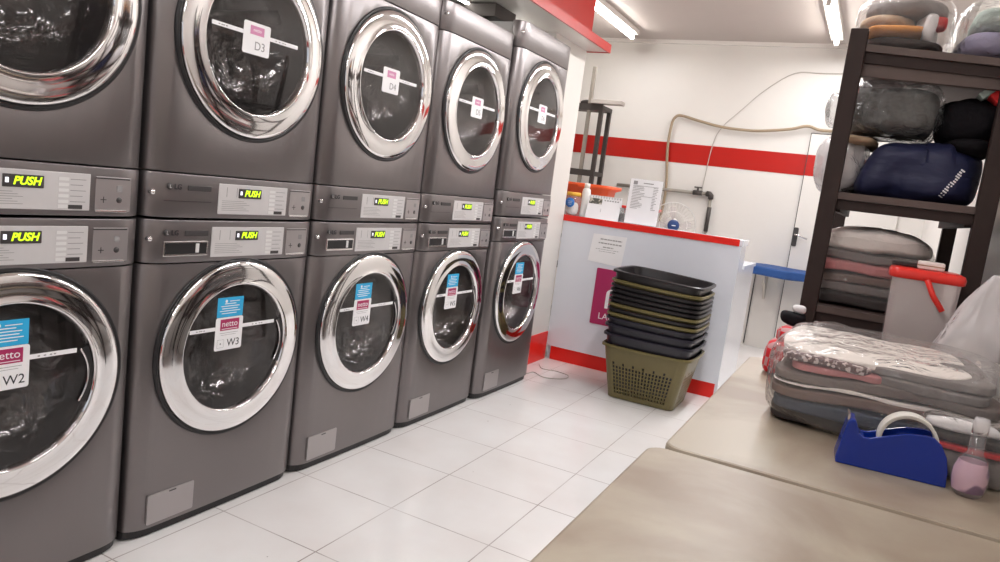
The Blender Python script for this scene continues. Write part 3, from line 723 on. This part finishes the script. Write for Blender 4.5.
# ------------------------------------------------------------------ basket stack
def basket_mesh(key):
    b = B(); L = []
    hb, hd, H = (.204, .182), (.256, .222), .325
    def loop(hx, hy, z, r):
        pts = []; per = []
        segs = [((hx, -hy+r), (hx, hy-r)), ((hx-r, hy), (-hx+r, hy)), ((-hx, hy-r), (-hx, -hy+r)), ((-hx+r, -hy), (hx-r, -hy))]
        nn = [25, 37, 25, 37]
        cents = [(hx-r, hy-r, 0), (-hx+r, hy-r, PI/2), (-hx+r, -hy+r, PI), (hx-r, -hy+r, 1.5*PI)]
        for s_ in range(4):
            (ax, ay), (bx, by) = segs[s_]; n = nn[s_]
            for i in range(n+1):
                # bars and holes alternate, holes wider
                k = i//2; tt = (k*2 + (0 if i % 2 == 0 else .75))/(n - .25 if n % 2 else n)
                tt = min(1, max(0, (k + (0 if i % 2 == 0 else .45))/(n//2 + .45)))
                pts.append((ax+(bx-ax)*tt, ay+(by-ay)*tt, z, s_, i))
            cx, cy, a = cents[s_]
            for i in range(1, 5): t_ = a+PI/2*i/5; pts.append((cx+r*math.cos(t_), cy+r*math.sin(t_), z, s_, -1))
        bul = .028*z/.325
        pts = [(x+(math.copysign(bul*.5*(1-(y/hy)**2), x) if abs(x) > hx-.02 else 0), y+(math.copysign(bul*max(0, 1-(x/(hx-.02))**2), y) if abs(y) > hy-.02 else 0), z, a, i) for x, y, z, a, i in pts]
        return pts
    zs = [0, .03]
    nrow = 9
    for i in range(nrow): z = .03+i*.0225; zs += [z+.0155, z+.0225]
    zs += [.285, H]
    rows = []; meta = None
    for z in zs:
        f = z/H; pts = loop(hb[0]+(hd[0]-hb[0])*f, hb[1]+(hd[1]-hb[1])*f, z, .045); meta = pts
        rows.append([b.bm.verts.new(p[:3]) for p in pts])
    n = len(meta); ki = b.k(key)
    for j in range(len(rows)-1):
        hole_row = 1 <= j < 1+2*nrow and (j-1) % 2 == 0
        for i in range(n):
            m0 = meta[i]; m1 = meta[(i+1) % n]
            top = (j-1)//2 >= nrow-1 and m0[4] % 6 != 1
            if hole_row and m0[3] == m1[3] and m0[4] >= 0 and m1[4] >= 0 and m0[4] % 2 == 1 and not top: continue
            b.bm.faces.new((rows[j][i], rows[j][(i+1) % n], rows[j+1][(i+1) % n], rows[j+1][i]))
    b.bm.faces.new(rows[0][::-1])
    # rim lip turned out and down
    def rr(hx, hy, z, r): return [b.bm.verts.new(p[:3]) for p in loop(hx, hy, z, r)]
    prev = rows[-1]
    for (e, z) in ((.007, H+.003), (.012, H), (.012, H-.011)):
        cur = rr(hd[0]+e, hd[1]+e, z, .05)
        for i in range(n): b.bm.faces.new((prev[i], prev[(i+1) % n], cur[(i+1) % n], cur[i]))
        prev = cur
    for f in b.bm.faces: f.smooth = False
    me = bpy.data.meshes.new('basket'); b.bm.to_mesh(me); b.bm.free(); me.materials.append(M[key]); return me
bmesh_cache = {k: basket_mesh(k) for k in ('olive', 'navyblack', 'blackplastic')}
stack = [('olive', .332, 'olive green perforated laundry basket at the bottom of the stack'),
         ('navyblack', .398, 'navy black laundry basket resting in the bottom olive basket'),
         ('navyblack', .452, 'navy black laundry basket, middle of the three navy black ones'),
         ('navyblack', .495, 'navy black laundry basket, highest of the three navy black ones'),
         ('olive', .522, 'lowest olive rimmed laundry basket above the three navy black ones'),
         ('blackplastic', .550, 'black laundry basket sandwiched between two olive rims low in the stack'),
         ('olive', .578, 'olive laundry basket in the middle of the stack under four black ones'),
         ('blackplastic', .606, 'lowest of the four adjacent black laundry baskets'),
         ('blackplastic', .634, 'second lowest of the four adjacent black laundry baskets'),
         ('blackplastic', .662, 'second highest of the four adjacent black laundry baskets'),
         ('blackplastic', .690, 'highest of the four adjacent black laundry baskets, under the top olive one'),
         ('olive', .718, 'highest olive laundry basket, second from the top of the stack'),
         ('blackplastic', .772, 'empty black laundry basket on top of the stack')]
rnd = random.Random(3)
for k, zr, lab in stack:
    o = bpy.data.objects.new('laundry_basket', bmesh_cache[k]); C.objects.link(o)
    tl = .05*(zr-.332)/.44
    o.location = (.765+rnd.uniform(-.0006, .0006)-tl*.3, 3.035+rnd.uniform(-.0006, .0006), zr-.327); o.rotation_euler = (0, tl, rnd.uniform(-.002, .002)+.01)
    md = o.modifiers.new('s', 'SOLIDIFY'); md.thickness = .0025; md.offset = -1
    tag(o, lab, 'basket', 'stacked laundry baskets')

# ------------------------------------------------------------------ cream tables
def table(loc, w, d, lab):
    t = thing('folding_table', lab, 'table', loc)
    b = B().prism(rrect(0, w, 0, d, .035), 'z', .712, .75, 'table'); b.obj('tabletop', t, auto=.006)
    b = B().box(.05, w-.05, .06, d-.06, .68, .711, 'iron'); b.obj('frame', t)
    for sx in (.08, w-.08):
        for sy in (.12, d-.12): B().tube([(sx, sy, 0), (sx, sy, .69)], .016, 'iron', 10).obj('leg', t)
table((1.545, .018, 0), .65, 1.13, 'cream topped table carrying the wrapped blankets')
table((1.525, -1.22, 0), .67, 1.225, 'bare stained cream table in the foreground')

# ------------------------------------------------------------------ storage rack
X0, X1, Y0, Y1 = 1.660, 2.145, 1.235, 2.32
sr = thing('storage_rack', 'tall dark brown storage rack packed with laundry bags at the right wall', 'rack', (0, 0, 0))
for x in (X0, X1-.052):
    for y in (Y0, Y1-.052): B().box(x, x+.052, y, y+.052, 0, 1.83 if x == X0 else 2.05, 'rack', .003).obj('leg', sr)
for zt, dz in ((.945, 0), (1.318, 0), (1.785, -.035), (.40, 0)):
    b = B()
    for (xa, xb, s0, s1) in ((X0+.04, X1-.03, 0, dz),):
        b.prism([(xa, zt-.022), (xb, zt-.022+s1), (xb, zt+s1), (xa, zt)], 'y', Y0+.008, Y1-.01, 'rack_shelf')
    b.obj('shelf', sr)
    b = B().prism([(X0+.04, zt-.055), (X1-.03, zt-.055+dz), (X1-.03, zt-.024+dz), (X0+.04, zt-.024)], 'y', Y0+.02, Y0+.05, 'rack'); b.obj('beam', sr)
b = B().prism([(X0+.04, 1.690), (X1-.03, 1.665), (X1-.03, 1.705), (X0+.04, 1.728)], 'y', Y0+.03, Y0+.06, 'rack_shelf'); b.obj('brace', sr)
b = B().box(X0+.045, X0+.065, Y0+.04, Y1-.04, 1.255, 1.29, 'rack').box(X1-.07, X1-.05, Y0+.04, Y1-.04, 1.255, 1.29, 'rack'); b.obj('side_rail', sr)

def bundle(name, lab, cat, loc, layers, wrap, wsize, wkw=None, lname='folded_blanket'):
    t = thing(name, lab, cat, loc)
    for i, (c, sz, key, kw, l) in enumerate(layers):
        B().soft(c, sz, key, seed=i+3, **kw).obj(lname, t, l)
    if wrap:
        kw = dict(sub=22, p=6, amp=.012, freq=7, seed=11, wr=.010, wf=26); kw.update(wkw or {})
        B().soft(wsize[0], wsize[1], wrap, **kw).obj('plastic_wrap', t, 'clear crinkled plastic wrap')
    return t
SK = dict(sub=12, p=7, amp=.007, freq=9, wr=.004, wf=20)
def sag(a):
    return lambda P: Vector((P.x, P.y, P.z + a*(1-(P.x*5)**2)*(1 if P.z > 0 else .6)))
# lower shelf: folded blankets under a domed cream quilt
zb = .946
bundle('blanket_pile', 'pile of folded blankets in clear plastic on the shelf under the navy bag', 'blankets', (1.855, 1.60, zb), [
    ((0, 0, .022), (.345, .58, .044), 'c_dark', SK, 'dark folded blanket'),
    ((0, 0, .062), (.335, .57, .035), 'c_grey', SK, 'grey folded blanket'),
    ((-.01, 0, .096), (.345, .58, .036), 'c_brown', SK, 'brown folded blanket'),
    ((-.015, -.005, .133), (.345, .58, .040), 'c_pink', SK, 'pink folded blanket'),
    ((0, 0, .170), (.335, .57, .034), 'c_grey', SK, 'grey folded blanket'),
    ((-.01, 0, .212), (.35, .58, .052), 'c_cream', dict(sub=14, p=4, amp=.010, freq=8, wr=.006, wf=16, shape=lambda P: Vector((P.x, P.y, P.z+.035*(1-(P.x/.18)**2)*(P.z > 0)))), 'cream quilt')],
    'wrap', ((-.005, 0, .115), (.365, .60, .23)), dict(amp=.006, freq=9, wr=.005, shape=lambda P: Vector((P.x, P.y, P.z+.035*(1-(P.x/.19)**2)*(P.z > 0)))))
b = B().soft((1.90, 1.62, 1.222+.02), (.30, .50, .035), 'c_dark', 10, 3, .008, 9, 21, .004)
# shelf beneath
bundle('blanket_pile', 'dark blankets in plastic on the bottom shelf, just above the packed table', 'blankets', (1.855, 1.62, .401), [
    ((0, 0, .09), (.35, .60, .18), 'c_grey', SK, None), ((0, 0, .25), (.35, .60, .13), 'c_dark', SK, None), ((0, 0, .375), (.34, .60, .11), 'c_brown', SK, None)],
    'wrap_dark', ((0, 0, .22), (.375, .63, .44)))
b.bm.free()
# middle shelf: navy bag, white bag behind the leg, black bag
def put_marks(b, name): pass
zb = 1.319
t = thing('navy_laundry_bag', 'navy blue nylon bag with small white lettering on the middle shelf', 'bag', (1.93, 1.50, zb))
nb = B().soft((0, 0, .09), (.33, .47, .185), 'c_navy', 34, 4.5, .014, 6, 5, .030, 9, shape=lambda P: Vector((P.x+.04*P.z/.09*(P.x < 0), P.y, P.z-.018*(P.x > .08)*(P.z > 0))))
bv = BVHTree.FromBMesh(nb.bm)
nb.obj('bag_body', t)
b = B()
rnd = random.Random(8)
d = Vector((.48, 0, .88)).normalized(); pz = Vector((.88, 0, -.48))
for i in range(13):
    p = Vector((.065, 0, .020)) + d*(i*.0078)
    for j in range(3):
        if rnd.random() < .12: continue
        q = p + pz*(j*.0042-.004)
        h = bv.ray_cast(Vector((q.x, -1, q.z)), Vector((0, 1, 0)))
        if h[0]: b.box(q.x, q.x+.0045, h[0].y-.0015, h[0].y+.001, q.z, q.z+.0045, 'sticker')
b.obj('lettering', t, 'small white slanting lettering')
bundle('white_laundry_bag', 'white bag bulging out past the left rack leg beside the navy bag', 'bag', (1.706, 1.52, zb), [
    ((-.005, 0, .09), (.13, .40, .17), 'c_white', dict(sub=14, p=3, amp=.012, freq=9, wr=.008, wf=16), 'white cloth'),
    ((.03, -.03, .178), (.13, .36, .034), 'c_tan', dict(sub=12, p=3, amp=.006, freq=12, wr=.006), 'tan cloth')],
    'wrap_white', ((-.01, 0, .10), (.17, .44, .20)), dict(p=3, amp=.014))
t = thing('grey_laundry_bag', 'dark grey clothes bag in crinkled plastic on top of the navy bag', 'bag', (1.82, 1.50, 1.520))
B().soft((0, 0, .08), (.27, .40, .155), 'c_bagdark', 16, 3.6, .010, 8, 5, .008, 14).obj('clothes', t)
B().soft((0, 0, .09), (.30, .44, .178), 'wrap_dark', 24, 4, .016, 9, 8, .014, 24).obj('plastic_wrap', t, 'clear crinkled plastic wrap')
B().soft((-.175, -.03, .085), (.06, .16, .11), 'wrap_dark', 10, 3, .014, 14, 18, .014, 24, flat=False).obj('bag_corner', t)
t = thing('black_laundry_bag', 'black bag at the right end above the navy bag', 'bag', (2.045, 1.47, 1.512))
B().soft((0, 0, .07), (.19, .36, .15), 'c_black', 16, 2.6, .012, 8, 15, .010, 14).obj('bag_body', t)
B().soft((.0, -.02, -.012), (.14, .36, .06), 'c_black', 10, 2.6, .010, 8, 16, .008, 14, flat=False).obj('bag_skirt', t)
b = B(); R_ = Matrix.Translation((2.085, 1.29, 1.682)) @ Matrix.Rotation(-.75, 4, 'Y')
b.box(-.05, .05, 0, .12, -.010, .012, 'c_green', .004, M_=R_); b.box(-.03, .05, -.004, .12, -.045, -.010, 'c_red', .004, M_=R_)
tag(b.obj('folded_cloth'), 'grey green and red folded cloth leaning above the black bag', 'cloth')
# top shelf
bundle('clothes_bag', 'clear bag of mixed tan, orange and white clothes on the top shelf', 'bag', (1.805, 1.50, 1.778), [
    ((0, 0, .028), (.25, .40, .05), 'c_dark', dict(sub=10, p=3, amp=.008, freq=12), 'dark clothes'),
    ((-.02, -.02, .066), (.20, .38, .034), 'c_orange', dict(sub=10, p=3, amp=.010, freq=14), 'orange clothes'),
    ((-.05, 0, .10), (.16, .36, .055), 'c_tan', dict(sub=10, p=3, amp=.014, freq=14), 'tan clothes'),
    ((.07, -.04, .085), (.055, .30, .10), 'c_white', dict(sub=10, p=3, amp=.014, freq=14), 'white clothes'),
    ((.10, -.10, .105), (.045, .10, .04), 'c_red', dict(sub=8, p=3, amp=.006, freq=14), 'red cloth'),
    ((0, 0, .15), (.24, .36, .07), 'c_grey', dict(sub=10, p=3, amp=.012, freq=12), 'grey clothes')],
    'wrap', ((0, 0, .095), (.29, .44, .20)), dict(p=3.5, amp=.012), lname='clothes')
bundle('clothes_bag', 'clear bag of grey green and lilac clothes at the right end of the top shelf', 'bag', (2.066, 1.47, 1.758), [
    ((0, 0, .05), (.20, .38, .09), 'c_lilac', dict(sub=10, p=3, amp=.010, freq=10), 'dark lilac clothes'),
    ((.02, -.01, .125), (.19, .36, .08), 'c_green', dict(sub=10, p=3, amp=.012, freq=10), 'grey green clothes')],
    'wrap', ((0, 0, .10), (.225, .42, .20)), dict(p=3.5, amp=.010), lname='clothes')

# ------------------------------------------------------------------ things on the packed table
T = .7505
SL = dict(sub=16, p=8, amp=.006, freq=8, wr=.004, wf=16)
def wavy(a, f=9.0, ph=0.0): return lambda P: Vector((P.x, P.y, P.z + a*math.sin(P.x*f+ph)))
bundle('wrapped_blankets', 'large clear plastic package of folded blankets on the cream table', 'blankets', (1.922, .60, T), [
    ((-.01, .01, .020), (.45, .44, .036), 'c_dark', SL, 'charcoal blanket'),
    ((-.005, 0, .052), (.455, .45, .034), 'c_bluegrey', dict(SL, shape=wavy(.004)), 'blue grey blanket'),
    ((-.01, 0, .082), (.455, .45, .030), 'c_brown', dict(SL, shape=wavy(.006, 11, 1)), 'brown blanket'),
    ((-.01, .004, .100), (.46, .45, .010), 'c_cream', dict(SL, shape=wavy(.006, 11, 1)), 'thin cream edge'),
    ((-.01, 0, .118), (.45, .44, .030), 'c_brown2', dict(SL, shape=wavy(.006, 11, 1)), 'grey blanket'),
    ((-.105, -.006, .142), (.20, .43, .022), 'c_pink', SL, 'pink blanket'),
    ((.08, 0, .142), (.22, .44, .026), 'c_grey', SL, 'grey blanket'),
    ((-.13, -.004, .157), (.19, .44, .020), 'c_speckle', SL, 'maroon speckled blanket'),
    ((.07, .0, .162), (.24, .42, .024), 'c_grey', SL, 'grey blanket'),
    ((-.04, .012, .170), (.39, .42, .022), 'c_cream', dict(SL, p=5), 'cream top blanket')],
    'wrap', ((0, 0, .100), (.50, .50, .200)), dict(amp=.009, freq=6, wr=.007, wf=20, p=6))
bundle('wrapped_linen', 'small clear package with white cloth over a red striped layer behind the blue dispenser', 'linen', (2.085, .305, T), [
    ((0, 0, .03), (.18, .07, .055), 'c_grey', dict(sub=10, p=4, amp=.004, freq=14), 'grey cloth'),
    ((0, -.002, .066), (.18, .07, .012), 'c_red', dict(sub=10, p=5, amp=.002, freq=14), 'red stripe'),
    ((0, 0, .083), (.17, .066, .020), 'c_dark', dict(sub=10, p=4, amp=.003, freq=14), 'dark cloth'),
    ((-.03, -.004, .106), (.13, .062, .022), 'c_white', dict(sub=10, p=3, amp=.006, freq=20), 'white cloth')],
    'wrap', ((0, 0, .06), (.205, .09, .12)), dict(sub=14, amp=.004, wr=.004), lname='cloth')
# red checked cloth and a little black pouch
b = B().soft((0, 0, .05), (.16, .26, .10), 'c_check', 16, 4, .012, 10, 6, .010, 18).soft((.0, .02, .115), (.13, .22, .05), 'c_check', 12, 4, .010, 10, 7, .008, 18)
o = b.obj('checked_cloth'); o.location = (1.695, .99, T); tag(o, 'folded red checked cloth behind the wrapped blankets', 'cloth')
t = thing('small_pouch', 'small black pouch with a white tip beside the rack leg', 'pouch', (1.665, 1.04, T+.14))
B().soft((0, 0, .02), (.075, .08, .04), 'c_black', 8, 3, .006, 20, 3, .004).obj('pouch_body', t)
B().soft((.01, .0, .052), (.04, .04, .026), 'c_white', 8, 2.5, .003, 20, 3).obj('tip', t, 'white tip')
# tub with red lid
t = thing('storage_tub', 'milky plastic storage tub with red lid behind the wrapped blankets', 'tub', (1.992, 1.115, T))
b = B(); pts = rrect(-.088, .088, -.08, .08, .02)
def loft(b, levels, key):
    rows = [[b.bm.verts.new((x*s_, y*s_, z)) for x, y in pts] for s_, z in levels]
    for A, D in zip(rows[:-1], rows[1:]):
        for i in range(len(A)): b.bm.faces.new((A[i], A[(i+1) % len(A)], D[(i+1) % len(A)], D[i]))
    b.bm.faces.new(rows[0][::-1]); b.k(key)
    for f in b.bm.faces: f.smooth = True
    return rows
loft(b, [(.86, .001), (.88, .01), (1.0, .345)], 'tubplastic'); b.obj('tub_body', t)
b = B(); r_ = loft(b, [(1.03, .335), (1.09, .338), (1.10, .352), (1.05, .362), (.9, .366)], 'redplastic'); b.bm.faces.new(r_[-1]); b.obj('lid', t, 'red lid')
b = B().tube([(-.0, -.092, .34), (.02, -.10, .30), (.05, -.10, .26)], .008, 'redplastic', 8); b.obj('latch', t, 'red latch strap')
B().soft((0, 0, .08), (.13, .11, .15), 'c_cream', 8, 4, .006, 9, 2).obj('contents', t, 'pale cloth inside')
t = thing('soap_bar', 'small cream block lying on the red lid of the tub', 'block', (1.998, 1.085, T+.367)); B().box(-.034, .034, -.02, .02, 0, .024, 'c_cream', .005).obj('block', t); B().box(-.0345, .0345, -.0205, .0205, .010, .013, 'c_tan').obj('band', t)
b = B().box(-.03, .05, -.02, .02, 0, .012, 'c_dark', .003); o = b.obj('black_clip'); o.location = (1.93, 1.13, T+.367); tag(o, 'flat black clip on the red lid left of the cream block', 'clip')
# white carrier bag
t = thing('white_carrier_bag', 'white translucent carrier bag at the right wall in front of the tub', 'bag', (2.112, .965, T))
def cone(P):
    k = max(0, (P.z+.02)/.2); s_ = 1-.55*min(1, k); return Vector((P.x*s_+.035*k, P.y*s_, P.z))
B().soft((0, 0, .19), (.17, .12, .38), 'wrap_thin', 26, 3, .012, 9, 4, .016, 22, shape=cone).obj('bag_film', t)
B().soft((.0, 0, .10), (.12, .09, .19), 'c_cream', 14, 3, .012, 10, 4, .008, shape=None).obj('bag_contents', t)
# dark things at the far right edge
b = B().soft((0, 0, .05), (.08, .09, .10), 'c_black', 10, 2.5, .012, 14, 6, .008); o = b.obj('black_cloth'); o.location = (2.148, .265, T+.125); tag(o, 'crumpled black cloth on the small clear package at the wall', 'cloth')

# blue tape dispenser
t = thing('tape_dispenser', 'royal blue tape dispenser with an empty roll on the cream table', 'tape dispenser', (1.845, .20, T), 0.08)
out = [(0, 0), (-.001, .012), (.010, .086), (.014, .092), (.022, .091), (.026, .084), (.032, .066), (.040, .061), (.052, .062), (.085, .076), (.115, .087), (.145, .091), (.158, .089), (.172, .078), (.184, .056), (.190, .030), (.191, .012), (.192, .0)]
b = B().prism(out, 'y', 0.0, .006, 'blue'); b.obj('side_panel', t, auto=.002)
b = B().prism(out, 'y', .050, .056, 'blue'); b.obj('side_panel', t, auto=.002)
b = B().box(.0, .192, .006, .050, 0, .012, 'blue').prism([(0, 0), (-.001, .012), (.010, .086), (.014, .092), (.022, .091), (.026, .084), (.032, .066), (.045, .058), (.05, 0)], 'y', .006, .050, 'blue')
b.prism([(.172, .075), (.184, .056), (.190, .030), (.192, 0), (.182, 0), (.180, .03), (.168, .066)], 'y', .006, .05, 'blue'); b.obj('body', t, auto=.002)
b = B().box(.008, .012, .006, .050, .088, .099, 'chrome_soft').obj('cutting_blade', t, 'serrated metal blade')
ro = B().lathe([(.052, .010), (.052, .046), (.046, .046), (.046, .010), (.052, .010)], 'core', 'y', (.118, 0, .068), 48); ro.obj('tape_roll', t, 'white cardboard tape roll')
B().lathe([(0, .012), (.030, .012), (.030, .044), (0, .044)], 'blue', 'y', (.118, 0, .048), 32).obj('hub', t)
# little bottle with pink print
t = thing('spray_bottle', 'small clear bottle with pink and purple label at the right end of the dispenser', 'bottle', (2.068, .208, T))
b = B()
b.lathe([(0, 0), (.020, 0), (.026, .006), (.030, .025), (.030, .045), (.022, .070), (.013, .082), (.012, .12), (0, .12)], 'clear', 'z', seg=36); b.obj('bottle_body', t)
B().lathe([(.0255, .010), (.0285, .030), (.0285, .048), (.023, .066)], 'purplelabel', 'z', seg=36).obj('liquid_label', t, 'pink and purple print')
B().lathe([(0, .148), (.012, .147), (.0135, .14), (.0135, .119), (0, .118)], 'wrap_white', 'z', seg=24).obj('cap', t)
